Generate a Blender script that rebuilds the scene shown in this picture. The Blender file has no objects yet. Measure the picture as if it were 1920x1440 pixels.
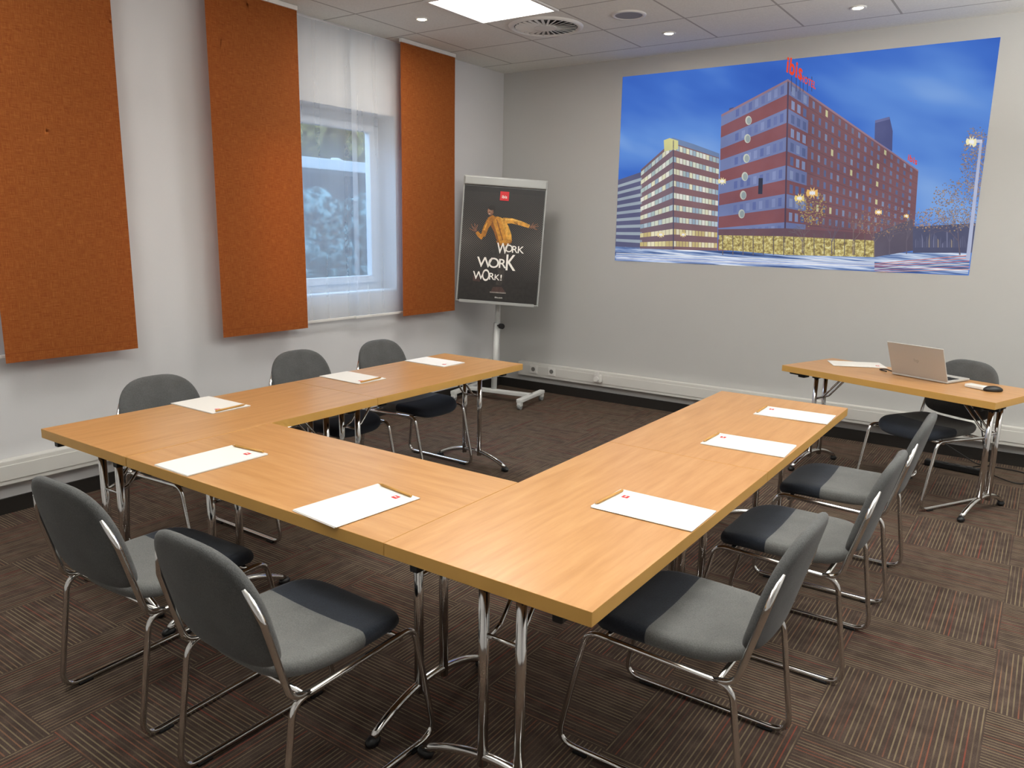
import bpy, bmesh, math, random
from mathutils import Vector, Matrix, Euler
random.seed(7)
SC=bpy.context.scene
COL=SC.collection
SC.view_settings.view_transform='Standard'

def lin(h):
    h=h.lstrip('#'); o=[]
    if len(h)==3: h=''.join(c*2 for c in h)
    for i in (0,2,4):
        c=int(h[i:i+2],16)/255
        o.append(c/12.92 if c<=.04045 else ((c+.055)/1.055)**2.4)
    return (o[0],o[1],o[2],1)

# ---------------------------------------------------------------- materials
def newmat(name):
    m=bpy.data.materials.new(name); m.use_nodes=True
    nt=m.node_tree; b=nt.nodes.get('Principled BSDF')
    return m,nt,b
def mat(name,col,rough=.5,metal=0,bump=0,bscale=200,var=0,vscale=5):
    m,nt,b=newmat(name)
    c=lin(col) if isinstance(col,str) else col
    b.inputs['Base Color'].default_value=c
    b.inputs['Roughness'].default_value=rough
    b.inputs['Metallic'].default_value=metal
    tc=nt.nodes.new('ShaderNodeTexCoord')
    if var>0:
        n=nt.nodes.new('ShaderNodeTexNoise'); n.inputs['Scale'].default_value=vscale; n.inputs['Detail'].default_value=4
        nt.links.new(tc.outputs['Object'],n.inputs['Vector'])
        r=nt.nodes.new('ShaderNodeMixRGB')
        r.inputs[1].default_value=[x*(1-var) for x in c[:3]]+[1]
        r.inputs[2].default_value=[min(1,x*(1+var)) for x in c[:3]]+[1]
        nt.links.new(n.outputs['Fac'],r.inputs[0]); nt.links.new(r.outputs[0],b.inputs['Base Color'])
    if bump>0:
        n=nt.nodes.new('ShaderNodeTexNoise'); n.inputs['Scale'].default_value=bscale; n.inputs['Detail'].default_value=3
        nt.links.new(tc.outputs['Object'],n.inputs['Vector'])
        bp=nt.nodes.new('ShaderNodeBump'); bp.inputs['Strength'].default_value=bump; bp.inputs['Distance'].default_value=.002
        nt.links.new(n.outputs['Fac'],bp.inputs['Height']); nt.links.new(bp.outputs[0],b.inputs['Normal'])
    return m
def M(nt,op,a,b=None,c=None):
    n=nt.nodes.new('ShaderNodeMath'); n.operation=op
    for i,x in enumerate((a,b,c)):
        if x is None: continue
        if isinstance(x,(int,float)): n.inputs[i].default_value=x
        else: nt.links.new(x,n.inputs[i])
    return n.outputs[0]
def MIX(nt,f,a,b):
    n=nt.nodes.new('ShaderNodeMixRGB')
    for i,x in enumerate((f,a,b)):
        if isinstance(x,(int,float)): n.inputs[i].default_value=x
        elif isinstance(x,tuple): n.inputs[i].default_value=x
        else: nt.links.new(x,n.inputs[i])
    return n.outputs[0]
def XYZ(nt):
    tc=nt.nodes.new('ShaderNodeTexCoord'); s=nt.nodes.new('ShaderNodeSeparateXYZ')
    nt.links.new(tc.outputs['Object'],s.inputs[0]); return tc.outputs['Object'],s.outputs[0],s.outputs[1],s.outputs[2]
def COMB(nt,x,y,z):
    n=nt.nodes.new('ShaderNodeCombineXYZ')
    for i,v in enumerate((x,y,z)):
        if isinstance(v,(int,float)): n.inputs[i].default_value=v
        else: nt.links.new(v,n.inputs[i])
    return n.outputs[0]
def NOISE(nt,vec,scale,detail=3,rough=.5):
    n=nt.nodes.new('ShaderNodeTexNoise'); n.inputs['Scale'].default_value=scale
    n.inputs['Detail'].default_value=detail; n.inputs['Roughness'].default_value=rough
    nt.links.new(vec,n.inputs['Vector']); return n.outputs['Fac']
def RAMP(nt,f,stops):
    n=nt.nodes.new('ShaderNodeValToRGB'); r=n.color_ramp
    while len(r.elements)<len(stops): r.elements.new(.5)
    for e,(p,c) in zip(r.elements,stops):
        e.position=p; e.color=lin(c) if isinstance(c,str) else c
    nt.links.new(f,n.inputs[0]); return n.outputs[0]
def BUMP(nt,b,h,s,d=.002):
    bp=nt.nodes.new('ShaderNodeBump'); bp.inputs['Strength'].default_value=s; bp.inputs['Distance'].default_value=d
    nt.links.new(h,bp.inputs['Height']); nt.links.new(bp.outputs[0],b.inputs['Normal'])

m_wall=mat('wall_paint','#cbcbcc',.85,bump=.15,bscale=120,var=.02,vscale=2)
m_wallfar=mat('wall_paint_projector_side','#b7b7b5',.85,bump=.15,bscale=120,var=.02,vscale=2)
m_white=mat('white_plastic','#d9d8d4',.45)
m_trunk=mat('trunking_plastic','#cfcec9',.5)
m_black=mat('black_plastic','#101113',.45)
m_base=mat('baseboard_black','#1c1814',.6,bump=.2)
m_chrome=mat('chrome','#d9d8d6',.12,1.0)
m_silver=mat('silver_aluminium','#b6b4b0',.45,.15)
m_paper=mat('paper','#dcd9d3',.7)
m_red=mat('logo_red','#d0202a',.5)
m_whiteink=mat('white_ink','#f2efe8',.6)
m_pencil=mat('pencil_wood','#b98a45',.5,var=.1,vscale=60)
m_lead=mat('graphite','#222222',.5)

def wood(name,base,dark,light,rough):
    m,nt,b=newmat(name); v,x,y,z=XYZ(nt)
    g=NOISE(nt,COMB(nt,M(nt,'MULTIPLY',x,1.1),M(nt,'MULTIPLY',y,11),z),2.6,6,.62)
    f=NOISE(nt,COMB(nt,M(nt,'MULTIPLY',x,9),M(nt,'MULTIPLY',y,180),z),1.5,2,.6)
    c=RAMP(nt,g,[(.28,dark),(.5,base),(.74,light)])
    c2=MIX(nt,M(nt,'MULTIPLY',f,.22),c,lin(dark))
    nt.links.new(c2,b.inputs['Base Color']); b.inputs['Roughness'].default_value=rough
    BUMP(nt,b,f,.04,.001)
    return m
m_wood=wood('beech_laminate','#b98a59','#ab7c4b','#c49766',.30)
m_edge=mat('beech_edge_band','#c39750',.45,var=.05,vscale=12)

def fabric(name,c1,c2,split=None):
    m,nt,b=newmat(name); v,x,y,z=XYZ(nt)
    n=NOISE(nt,v,260,2); n2=NOISE(nt,v,9,3)
    f=M(nt,'ADD',M(nt,'MULTIPLY',n,.6),M(nt,'MULTIPLY',n2,.4))
    a=RAMP(nt,f,[(.35,c1[0]),(.65,c1[1])])
    if split is not None:
        d=RAMP(nt,f,[(.35,c2[0]),(.65,c2[1])])
        s=M(nt,'GREATER_THAN',y,split); a=MIX(nt,s,a,d)
    nt.links.new(a,b.inputs['Base Color']); b.inputs['Roughness'].default_value=.95
    b.inputs['Sheen Weight'].default_value=.08; b.inputs['Sheen Roughness'].default_value=.5
    BUMP(nt,b,n,.5,.002)
    return m
m_seat=fabric('seat_fabric_two_tone',('#5a5b5a','#6f706e'),('#181d26','#242b36'),.03)
m_back=fabric('backrest_fabric_grey',('#434444','#565757'),None)

def blind_mat():
    m,nt,b=newmat('orange_linen'); v,x,y,z=XYZ(nt)
    h=NOISE(nt,COMB(nt,x,M(nt,'MULTIPLY',y,6),M(nt,'MULTIPLY',z,130)),3,5,.65)
    w=NOISE(nt,COMB(nt,x,M(nt,'MULTIPLY',y,130),M(nt,'MULTIPLY',z,6)),3,5,.65)
    f=M(nt,'ADD',M(nt,'MULTIPLY',h,.5),M(nt,'MULTIPLY',w,.5))
    c=RAMP(nt,f,[(.38,'#9a4e1c'),(.5,'#b46428'),(.62,'#c97d3e')])
    seam=M(nt,'LESS_THAN',M(nt,'ABSOLUTE',M(nt,'SUBTRACT',z,.05)),.0018)
    c=MIX(nt,M(nt,'MULTIPLY',seam,.35),c,lin('#7e3c16'))
    nt.links.new(c,b.inputs['Base Color']); b.inputs['Roughness'].default_value=.9
    BUMP(nt,b,f,.35,.002); return m
m_blind=blind_mat()

def carpet():
    m,nt,b=newmat('striped_carpet_tiles'); v,x,y,z=XYZ(nt)
    T=.5
    k=M(nt,'MODULO',M(nt,'ADD',M(nt,'FLOOR',M(nt,'DIVIDE',M(nt,'ADD',x,20),T)),M(nt,'FLOOR',M(nt,'DIVIDE',M(nt,'ADD',y,20),T))),2)
    k=M(nt,'GREATER_THAN',k,.5)
    sv=nt.nodes.new('ShaderNodeMix'); sv.data_type='FLOAT'
    nt.links.new(k,sv.inputs[0]); nt.links.new(x,sv.inputs[2]); nt.links.new(y,sv.inputs[3]); s=sv.outputs[0]
    tv=nt.nodes.new('ShaderNodeMix'); tv.data_type='FLOAT'
    nt.links.new(k,tv.inputs[0]); nt.links.new(y,tv.inputs[2]); nt.links.new(x,tv.inputs[3]); t=tv.outputs[0]
    cell=M(nt,'FLOOR',M(nt,'MULTIPLY',s,60))
    fr=M(nt,'FRACT',M(nt,'MULTIPLY',s,60))
    line=M(nt,'LESS_THAN',M(nt,'ABSOLUTE',M(nt,'SUBTRACT',fr,.5)),.14)
    seg=NOISE(nt,COMB(nt,M(nt,'MULTIPLY',cell,3.7),M(nt,'MULTIPLY',t,3.4),k),1.0,1)
    on=RAMP(nt,seg,[(.38,(.22,.22,.22,1)),(.50,(.85,.85,.85,1))])
    hue=NOISE(nt,COMB(nt,M(nt,'MULTIPLY',cell,5.3),M(nt,'MULTIPLY',t,1.0),M(nt,'ADD',k,7)),1.0,1)
    lc=RAMP(nt,hue,[(0,'#96896e'),(.52,'#8c7e64'),(.60,'#8e6850'),(.70,'#944838')])
    pile=NOISE(nt,v,420,2); big=NOISE(nt,v,14,3)
    base=RAMP(nt,M(nt,'ADD',M(nt,'MULTIPLY',pile,.6),M(nt,'MULTIPLY',big,.4)),[(.3,'#382e29'),(.5,'#4b3f39'),(.7,'#65574e')])
    fac=M(nt,'MULTIPLY',M(nt,'MULTIPLY',line,on),M(nt,'ADD',M(nt,'MULTIPLY',pile,.6),.40))
    c=MIX(nt,fac,base,lc)
    nt.links.new(c,b.inputs['Base Color']); b.inputs['Roughness'].default_value=1
    b.inputs['Specular IOR Level'].default_value=.1
    BUMP(nt,b,pile,.8,.004); return m
m_carpet=carpet()

def ceil_mat():
    m,nt,b=newmat('ceiling_tiles'); v,X,Y,z=XYZ(nt)
    def ln(c,o):
        f=M(nt,'FRACT',M(nt,'DIVIDE',M(nt,'ADD',c,o+66),.66))
        return M(nt,'LESS_THAN',M(nt,'ABSOLUTE',M(nt,'SUBTRACT',f,.5)),.488)
    inner=M(nt,'MULTIPLY',ln(X,3.74),ln(Y,-4.93))
    border=M(nt,'GREATER_THAN',Y,6.26)
    tile=M(nt,'MAXIMUM',inner,border)
    n=NOISE(nt,v,90,2)
    tc=RAMP(nt,n,[(.3,'#d8d8d2'),(.7,'#e2e2dc')])
    c=MIX(nt,tile,lin('#a8a6a0'),tc)
    nt.links.new(c,b.inputs['Base Color']); b.inputs['Roughness'].default_value=.9
    BUMP(nt,b,n,.15,.001); return m
m_ceil=ceil_mat()

# ---------------------------------------------------------------- mesh helpers
def box(bm,c,s,bev=0,mi=0,rot=None):
    r=bmesh.ops.create_cube(bm,size=1)
    vs=r['verts']
    bmesh.ops.scale(bm,vec=Vector(s),verts=vs)
    if bev>0:
        es=list({e for v in vs for e in v.link_edges})
        q=bmesh.ops.bevel(bm,geom=es,offset=bev,segments=2,affect='EDGES',profile=.6)
        vs=list({v for f in q['faces'] for v in f.verts})
        st=set(vs); todo=list(vs)
        while todo:
            v=todo.pop()
            for e in v.link_edges:
                o=e.other_vert(v)
                if o not in st: st.add(o); todo.append(o)
        vs=list(st)
    if rot is not None: bmesh.ops.rotate(bm,cent=(0,0,0),matrix=rot,verts=vs)
    bmesh.ops.translate(bm,vec=Vector(c),verts=vs)
    for f in {f for v in vs for f in v.link_faces}: f.material_index=mi
    return vs
def fillet(pts,r,n=6,closed=False):
    pts=[Vector(p) for p in pts]; N=len(pts); out=[]
    for i,p in enumerate(pts):
        if not closed and i in (0,N-1): out.append(p); continue
        a=pts[(i-1)%N]; b=pts[(i+1)%N]
        d1=(a-p); d2=(b-p); l1=d1.length; l2=d2.length; d1.normalize(); d2.normalize()
        ang=d1.angle(d2)
        if ang>math.pi-.02: out.append(p); continue
        tl=min(r/math.tan(ang/2),l1*.48,l2*.48)
        p1=p+d1*tl; p2=p+d2*tl
        for k in range(n+1):
            t=k/n; out.append(p1*(1-t)**2+p*2*t*(1-t)+p2*t*t)
    return out
def sweep(bm,pts,r,seg=10,closed=False,mi=0,flat=1.0,rr=None):
    pts=[Vector(p) for p in pts]; N=len(pts); rings=[]
    up=None
    for i in range(N):
        if closed: t=(pts[(i+1)%N]-pts[i-1])
        else: t=pts[min(i+1,N-1)]-pts[max(i-1,0)]
        t.normalize()
        if up is None:
            up=Vector((0,0,1)) if abs(t.z)<.9 else Vector((1,0,0))
        a=t.cross(up).normalized(); u=a.cross(t).normalized(); up=u
        R=rr[i] if rr else r
        rings.append([bm.verts.new(pts[i]+a*math.cos(2*math.pi*k/seg)*R+u*math.sin(2*math.pi*k/seg)*R*flat) for k in range(seg)])
    for i in range(N if closed else N-1):
        A=rings[i];B=rings[(i+1)%N]
        off=0
        if closed and i==N-1:
            off=min(range(seg),key=lambda o:(A[0].co-B[o].co).length)
        for k in range(seg):
            f=bm.faces.new((A[k],A[(k+1)%seg],B[(k+1+off)%seg],B[(k+off)%seg])); f.smooth=True; f.material_index=mi
    if not closed:
        f=bm.faces.new(rings[0][::-1]); f.material_index=mi
        f=bm.faces.new(rings[-1]); f.material_index=mi
def cyl(bm,a,b,r,seg=24,mi=0,r2=None):
    sweep(bm,[a,b],r,seg,mi=mi,rr=[r,r2 if r2 is not None else r])
def mesh(bm,name,mats,smooth=False,recalc=True):
    if recalc: bmesh.ops.recalc_face_normals(bm,faces=bm.faces)
    me=bpy.data.meshes.new(name); bm.to_mesh(me); bm.free()
    for m in (mats if isinstance(mats,(list,tuple)) else [mats]): me.materials.append(m)
    if smooth:
        for p in me.polygons: p.use_smooth=True
    return me
def obj(name,me,parent=None,loc=(0,0,0),rot=(0,0,0),**kw):
    o=bpy.data.objects.new(name,me); COL.objects.link(o)
    o.parent=parent; o.location=loc; o.rotation_euler=rot
    for k,v in kw.items(): o[k]=v
    return o
def clone(root,loc,rotz,label=None,scale=None):
    def rec(o,par):
        c=o.copy(); COL.objects.link(c)
        if par: c.parent=par; c.matrix_parent_inverse=o.matrix_parent_inverse.copy()
        for ch in list(o.children): rec(ch,c)
        return c
    c=rec(root,None); c.location=loc; c.rotation_euler=(0,0,rotz)
    if label: c['label']=label
    if scale: c.scale=scale
    return c
def struct(name,me,**kw):
    return obj(name,me,kind='structure',**kw)
def text_mesh(body,size,mats,extrude=.0005,align='CENTER',bold=.012,space=1.0):
    cu=bpy.data.curves.new('txt','FONT'); cu.body=body; cu.size=size; cu.extrude=extrude; cu.align_x=align; cu.align_y='CENTER'
    cu.resolution_u=4; cu.offset=size*bold; cu.space_character=space
    o=bpy.data.objects.new('txt',cu); COL.objects.link(o)
    bpy.context.view_layer.update()
    me=bpy.data.meshes.new_from_object(o.evaluated_get(bpy.context.evaluated_depsgraph_get()))
    bpy.data.objects.remove(o); me.materials.clear()
    for m in (mats if isinstance(mats,(list,tuple)) else [mats]): me.materials.append(m)
    return me
def add_me(bm,me,mat4,mi=0):
    n=len(bm.verts); nf=len(bm.faces)
    bm.from_mesh(me)
    bm.verts.ensure_lookup_table(); bm.faces.ensure_lookup_table()
    for v in bm.verts[n:]: v.co=mat4@v.co
    for f in bm.faces[nf:]: f.material_index=mi

# ---------------------------------------------------------------- camera
CH=1.646; yaw,pit,rol=.6062,.199,.0177
s_,c_=math.sin,math.cos
F=Vector((-s_(yaw)*c_(pit),c_(yaw)*c_(pit),-s_(pit))); R0=Vector((c_(yaw),s_(yaw),0)); U0=R0.cross(F)
Rr=c_(rol)*R0+s_(rol)*U0; Up=c_(rol)*U0-s_(rol)*R0
cam=bpy.data.cameras.new('camera'); cam.sensor_width=36; cam.lens=1447.5/1920*36; cam.clip_start=.05
co=bpy.data.objects.new('camera',cam); COL.objects.link(co)
co.matrix_world=Matrix(((Rr.x,Up.x,-F.x,0),(Rr.y,Up.y,-F.y,0),(Rr.z,Up.z,-F.z,CH),(0,0,0,1)))
SC.camera=co

# ---------------------------------------------------------------- room shell
XL,YF,XR,YB,HC=-4.74,6.60,2.3,-1.6,3.15
WT=.30
def slab(name,c,s,m,**kw):
    bm=bmesh.new(); box(bm,(0,0,0),s); me=mesh(bm,name,m)
    return struct(name,me,loc=c,**kw)
bm=bmesh.new(); box(bm,((XL+XR)/2,(YB+YF)/2,-.05),(XR-XL+.6,YF-YB+.6,.1)); struct('floor',mesh(bm,'floor',m_carpet))
bm=bmesh.new(); box(bm,((XL+XR)/2,(YB+YF)/2,HC+.05),(XR-XL+.6,YF-YB+.6,.1)); struct('ceiling',mesh(bm,'ceiling',m_ceil))
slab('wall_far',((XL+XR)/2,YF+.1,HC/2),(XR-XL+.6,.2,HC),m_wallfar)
slab('wall_right',(XR+.1,(YB+YF)/2,HC/2),(.2,YF-YB,HC),m_wall)
slab('wall_back',((XL+XR)/2,YB-.1,HC/2),(XR-XL+.6,.2,HC),m_wall)
wy0,wy1,wz0,wz1=3.45,5.03,1.09,2.55
bm=bmesh.new()
def bx(x0,x1,y0,y1,z0,z1): box(bm,((x0+x1)/2,(y0+y1)/2,(z0+z1)/2),(x1-x0,y1-y0,z1-z0))
bx(XL-WT,XL,YB,wy0,0,HC); bx(XL-WT,XL,wy1,YF,0,HC); bx(XL-WT,XL,wy0,wy1,0,wz0); bx(XL-WT,XL,wy0,wy1,wz1,HC)
struct('wall_left',mesh(bm,'wall_left',m_wall))
m_frame=mat('window_frame_white','#c6cfd8',.4)
m_glass,nt,b=newmat('window_glass'); nt.nodes.clear()
o_=nt.nodes.new('ShaderNodeOutputMaterial'); g=nt.nodes.new('ShaderNodeBsdfGlossy'); g.inputs['Roughness'].default_value=.02
t=nt.nodes.new('ShaderNodeBsdfTransparent'); t.inputs[0].default_value=(.85,.93,1,1); mx=nt.nodes.new('ShaderNodeMixShader'); mx.inputs[0].default_value=.06
nt.links.new(t.outputs[0],mx.inputs[1]); nt.links.new(g.outputs[0],mx.inputs[2]); nt.links.new(mx.outputs[0],o_.inputs[0])
bm=bmesh.new(); xf=XL-.22
fw=.07
for (y0,y1,z0,z1) in ((wy0,wy1,wz0,wz0+fw),(wy0,wy1,wz1-fw,wz1),(wy0,wy0+fw,wz0+fw,wz1-fw),(wy1-fw,wy1,wz0+fw,wz1-fw)):
    box(bm,(xf,(y0+y1)/2,(z0+z1)/2),(.06,y1-y0-.001,z1-z0-.001),.004)
for (y0,y1,z0,z1) in ((wy0+fw,wy1-fw,wz0+fw,wz0+fw+.06),(wy0+fw,wy1-fw,wz1-fw-.06,wz1-fw),(wy0+fw,wy0+fw+.06,wz0+fw+.06,wz1-fw-.06),(wy1-fw-.06,wy1-fw,wz0+fw+.06,wz1-fw-.06)):
    box(bm,(xf+.02,(y0+y1)/2,(z0+z1)/2),(.06,y1-y0-.001,z1-z0-.001),.004)
win=struct('window_1',mesh(bm,'window_frame',m_frame))
bm=bmesh.new(); box(bm,(xf-.005,(wy0+wy1)/2,(wz0+wz1)/2),(.008,wy1-wy0-.1,wz1-wz0-.1))
obj('glass_pane',mesh(bm,'glass_pane',m_glass),win)
bm=bmesh.new(); box(bm,(xf+.115,(wy0+wy1)/2,wz0+.008),(.18,wy1-wy0-.004,.014),.003)
struct('trim_3',mesh(bm,'window_sill',m_frame))
slab('baseboard_far',((XL+XR)/2,YF-.008,.045),(XR-XL,.016,.09),m_base)
slab('baseboard_left',(XL+.008,(YB+YF)/2-.01,.045),(.016,YF-YB-.03,.09),m_base)
def trunk(name,L,alongx,loc):
    bm=bmesh.new()
    d=.06
    if alongx:
        box(bm,(0,0,0),(L,d,.14),.006); box(bm,(0,-d/2-.002,0),(L-.02,.006,.085),.002)
    else:
        box(bm,(0,0,0),(d,L,.14),.006); box(bm,(d/2+.002,0,0),(.006,L-.02,.085),.002)
    struct(name,mesh(bm,name,m_trunk),loc=loc)
trunk('trim_1',XR-XL-.3,True,((XL+XR)/2+.13,YF-.031,.225))
trunk('trim_2',YF-YB-.14,False,(XL+.031,(YB+YF)/2-.06,.250))

# sockets
bm=bmesh.new(); box(bm,(0,0,0),(.085,.012,.085),.004)
me_sp=mesh(bm,'socket_plate',m_white)
bm=bmesh.new(); cyl(bm,(0,-.004,0),(0,-.010,0),.022,20); me_si=mesh(bm,'socket_insert',mat('socket_grey','#6f6e6a',.5))
soc0=None
for i,(x,z) in enumerate([(-4.26,.235),(-4.04,.235)]):
    if soc0 is None:
        soc0=obj('wall_socket',me_sp,None,(x,YF-.073,z),label='white square wall socket on the cable trunking',category='socket',group='sockets on the cable trunking')
        obj('socket_insert',me_si,soc0)
    else: clone(soc0,(x,YF-.073,z),0)
bm=bmesh.new(); box(bm,(0,0,0),(.075,.05,.075),.01); cyl(bm,(0,-.025,.0),(0,-.05,.0),.025,16); box(bm,(0,-.02,.05),(.05,.03,.05),.008)
obj('plug_adapter',mesh(bm,'plug_adapter',m_white),None,(-3.50,YF-.092,.235),label='white plug adapter pushed into the wall trunking',category='plug')

# ---------------------------------------------------------------- ceiling fittings
def disk_emit(name,col,s):
    m,nt,b=newmat(name); b.inputs['Base Color'].default_value=(.8,.8,.8,1)
    b.inputs['Emission Color'].default_value=lin(col); b.inputs['Emission Strength'].default_value=s; return m
m_panel=disk_emit('light_diffuser','#fff8ee',8)
bm=bmesh.new()
for dx,dy,sx_,sy_ in ((0,.322,.668,.024),(0,-.322,.668,.024),(.322,0,.024,.62),(-.322,0,.024,.62)): box(bm,(dx,dy,-.006),(sx_,sy_,.012))
cl=obj('ceiling_light_panel',mesh(bm,'light_frame',m_white),None,(-3.41,4.60,HC-.001),label='square bright ceiling light panel with white frame',category='light')
bm=bmesh.new(); box(bm,(0,0,-.004),(.62,.62,.006)); obj('light_diffuser',mesh(bm,'light_diffuser',m_panel),cl)
def ringprof(bm,prof,N=64,mi=0):
    rings=[[bm.verts.new((r*math.cos(2*math.pi*k/N),r*math.sin(2*math.pi*k/N),z)) for k in range(N)] for r,z in prof]
    for a in range(len(prof)-1):
        for k in range(N):
            f=bm.faces.new((rings[a][k],rings[a][(k+1)%N],rings[a+1][(k+1)%N],rings[a+1][k])); f.smooth=True; f.material_index=mi
bm=bmesh.new(); ringprof(bm,[(.285,0),(.28,-.012),(.262,-.018),(.245,-.014),(.24,-.004)])
vent=obj('air_vent',mesh(bm,'vent_ring',m_white),None,(-3.40,5.27,HC),label='round white ceiling air diffuser with radial slats',category='vent')
bm=bmesh.new(); cyl(bm,(0,0,-.001),(0,0,-.003),.245,48); obj('vent_cavity',mesh(bm,'vent_cavity',m_black),vent)
bm=bmesh.new()
for k in range(28):
    a=2*math.pi*k/28
    bv=box(bm,(0,0,0),(.15,.019,.003),0,0,Matrix.Rotation(.35,3,'X'))
    bmesh.ops.translate(bm,vec=(.158,0,-.010),verts=bv); bmesh.ops.rotate(bm,cent=(0,0,0),matrix=Matrix.Rotation(a,3,'Z'),verts=bv)
obj('vent_slats',mesh(bm,'vent_slats',m_white),vent)
bm=bmesh.new(); cyl(bm,(0,0,-.002),(0,0,-.016),.085,32); obj('vent_hub',mesh(bm,'vent_hub',m_white),vent)
bm=bmesh.new(); ringprof(bm,[(.125,0),(.122,-.008),(.10,-.010),(.096,-.005)])
sp=obj('ceiling_speaker',mesh(bm,'speaker_ring',m_white),None,(-2.72,5.30,HC),label='small round ceiling loudspeaker with grey grille',category='speaker')
bm=bmesh.new(); cyl(bm,(0,0,-.001),(0,0,-.006),.098,32); obj('speaker_grille',mesh(bm,'speaker_grille',mat('grille_grey','#8b8a8c',.6,bump=.8,bscale=300)),sp)
bm=bmesh.new(); ringprof(bm,[(.055,0),(.054,-.006),(.044,-.009),(.036,-.004),(.030,-.002)],32)
me_dr=mesh(bm,'downlight_ring',m_white)
bm=bmesh.new(); cyl(bm,(0,0,-.001),(0,0,-.006),.031,20); me_db=mesh(bm,'downlight_bulb',disk_emit('bulb_glow','#fff0d0',30))
dl=obj('recessed_downlight',me_dr,None,(-4.07,4.62,HC),label='small round recessed ceiling spotlight, switched on',category='light',group='recessed ceiling spotlights')
obj('downlight_bulb',me_db,dl)
for p in ((-2.69,5.93),(-1.32,5.93)): clone(dl,(p[0],p[1],HC),0)

# ---------------------------------------------------------------- blinds and curtains
def fabric_panel(name,w,h,amp,wl,m,thick=.004,nx=40,nz=24):
    bm=bmesh.new(); g=[]
    for j in range(nz+1):
        row=[]
        for i in range(nx+1):
            y=-w/2+w*i/nx; z=h*j/nz
            d=amp*math.sin(2*math.pi*y/wl+.8*math.sin(z*1.3))*(1-.35*j/nz)+ amp*.4*math.sin(z*2.1+y*3)
            row.append(bm.verts.new((d,y,z)))
        g.append(row)
    for j in range(nz):
        for i in range(nx):
            f=bm.faces.new((g[j][i],g[j][i+1],g[j+1][i+1],g[j+1][i])); f.smooth=True
    if thick:
        bmesh.ops.solidify(bm,geom=bm.faces[:],thickness=thick)
        for f in bm.faces:
            if max(abs(f.normal.y),abs(f.normal.z))>.7: f.smooth=False
        for e in bm.edges:
            if len(e.link_faces)==2 and e.calc_face_angle(0)>1: e.smooth=False
    return mesh(bm,name,m)
blz=.878
for i,(y0,y1,lab) in enumerate(((1.82,2.56,'rust-orange linen panel blind hanging above the long table'),(3.17,3.90,'rust-orange linen panel blind at the window edge'),(4.96,5.66,'rust-orange linen panel blind beside the flipchart corner'))):
    me=fabric_panel('panel_blind',y1-y0,HC-.03-blz,.004,.9,m_blind,.006)
    o=obj('panel_blind',me,None,(-4.60,(y0+y1)/2,blz),label=lab,category='blind',group='orange panel blinds on the window wall')
    bm=bmesh.new(); box(bm,(-.003,0,HC-.018-blz),(.03,y1-y0+.0,.03),.003); obj('blind_headrail',mesh(bm,'blind_headrail',m_white),o)
m_sheer,nt,b=newmat('sheer_white'); nt.nodes.clear()
o_=nt.nodes.new('ShaderNodeOutputMaterial'); tr=nt.nodes.new('ShaderNodeBsdfTransparent'); df=nt.nodes.new('ShaderNodeBsdfDiffuse'); tl=nt.nodes.new('ShaderNodeBsdfTranslucent')
df.inputs[0].default_value=lin('#d4d8de'); tl.inputs[0].default_value=lin('#c8dcf0')
m1=nt.nodes.new('ShaderNodeMixShader'); m1.inputs[0].default_value=.35; nt.links.new(df.outputs[0],m1.inputs[1]); nt.links.new(tl.outputs[0],m1.inputs[2])
m2=nt.nodes.new('ShaderNodeMixShader'); v,x,y,z=XYZ(nt)
wv=NOISE(nt,COMB(nt,x,M(nt,'MULTIPLY',y,6),M(nt,'MULTIPLY',z,.3)),1.5,2)
nt.links.new(M(nt,'ADD',M(nt,'MULTIPLY',wv,.10),.28),m2.inputs[0])
nt.links.new(tr.outputs[0],m2.inputs[1]); nt.links.new(m1.outputs[0],m2.inputs[2]); nt.links.new(m2.outputs[0],o_.inputs[0])
for (y0,y1,xx,lb) in ((3.80,4.54,-4.69,'sheer white curtain hanging in front of the window'),(4.46,5.06,-4.665,'sheer white curtain overlapping beside an orange blind'),(.9,1.93,-4.68,'sheer white curtain hanging behind an orange blind')):
    me=fabric_panel('sheer_curtain',y1-y0,HC-.03-.90,.0025,.5,m_sheer,0,nx=60)
    o=obj('sheer_curtain',me,None,(xx,(y0+y1)/2,.90),label=lb,category='curtain',group='sheer curtains on the window wall')
    bm=bmesh.new(); box(bm,(0,0,.006),(.012,y1-y0,.02),.003); obj('curtain_hem',mesh(bm,'curtain_hem',m_white),o)

# ---------------------------------------------------------------- outdoors
def leafmat(name,a,b_,c,sc):
    m,nt,bb=newmat(name); v,x,y,z=XYZ(nt); n=NOISE(nt,v,sc,5,.7)
    nt.links.new(RAMP(nt,n,[(.40,a),(.5,b_),(.60,c)]),bb.inputs['Base Color']); bb.inputs['Roughness'].default_value=.8
    BUMP(nt,bb,n,1,.05); return m
bm=bmesh.new(); box(bm,(-14,9,-1.05),(18,26,.1)); obj('outdoor_ground',mesh(bm,'outdoor_ground',mat('paving','#6d7478',.9,var=.2)),None,kind='stuff',label='grey paved ground outside the window',category='ground')
def bush(name,cx,cy,cz,sx,sy,sz,m,n,lab,r0=.14,r1=.30):
    bm=bmesh.new()
    for k in range(n):
        q=bmesh.ops.create_icosphere(bm,subdivisions=2,radius=random.uniform(r0,r1))
        d=(random.uniform(-sx,sx),random.uniform(-sy,sy),random.uniform(-sz,sz))
        for v in q['verts']: v.co*=random.uniform(.7,1.3)
        bmesh.ops.translate(bm,vec=d,verts=q['verts'])
    obj(name,mesh(bm,name,m),None,(cx,cy,cz),kind='stuff',label=lab,category='foliage')
bush('hedge',-9.5,8.6,.85,.5,3.4,1.1,leafmat('hedge_leaves','#0d2226','#3f6a6c','#a9cfd0',7),420,'dark green hedge outside the window')
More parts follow.
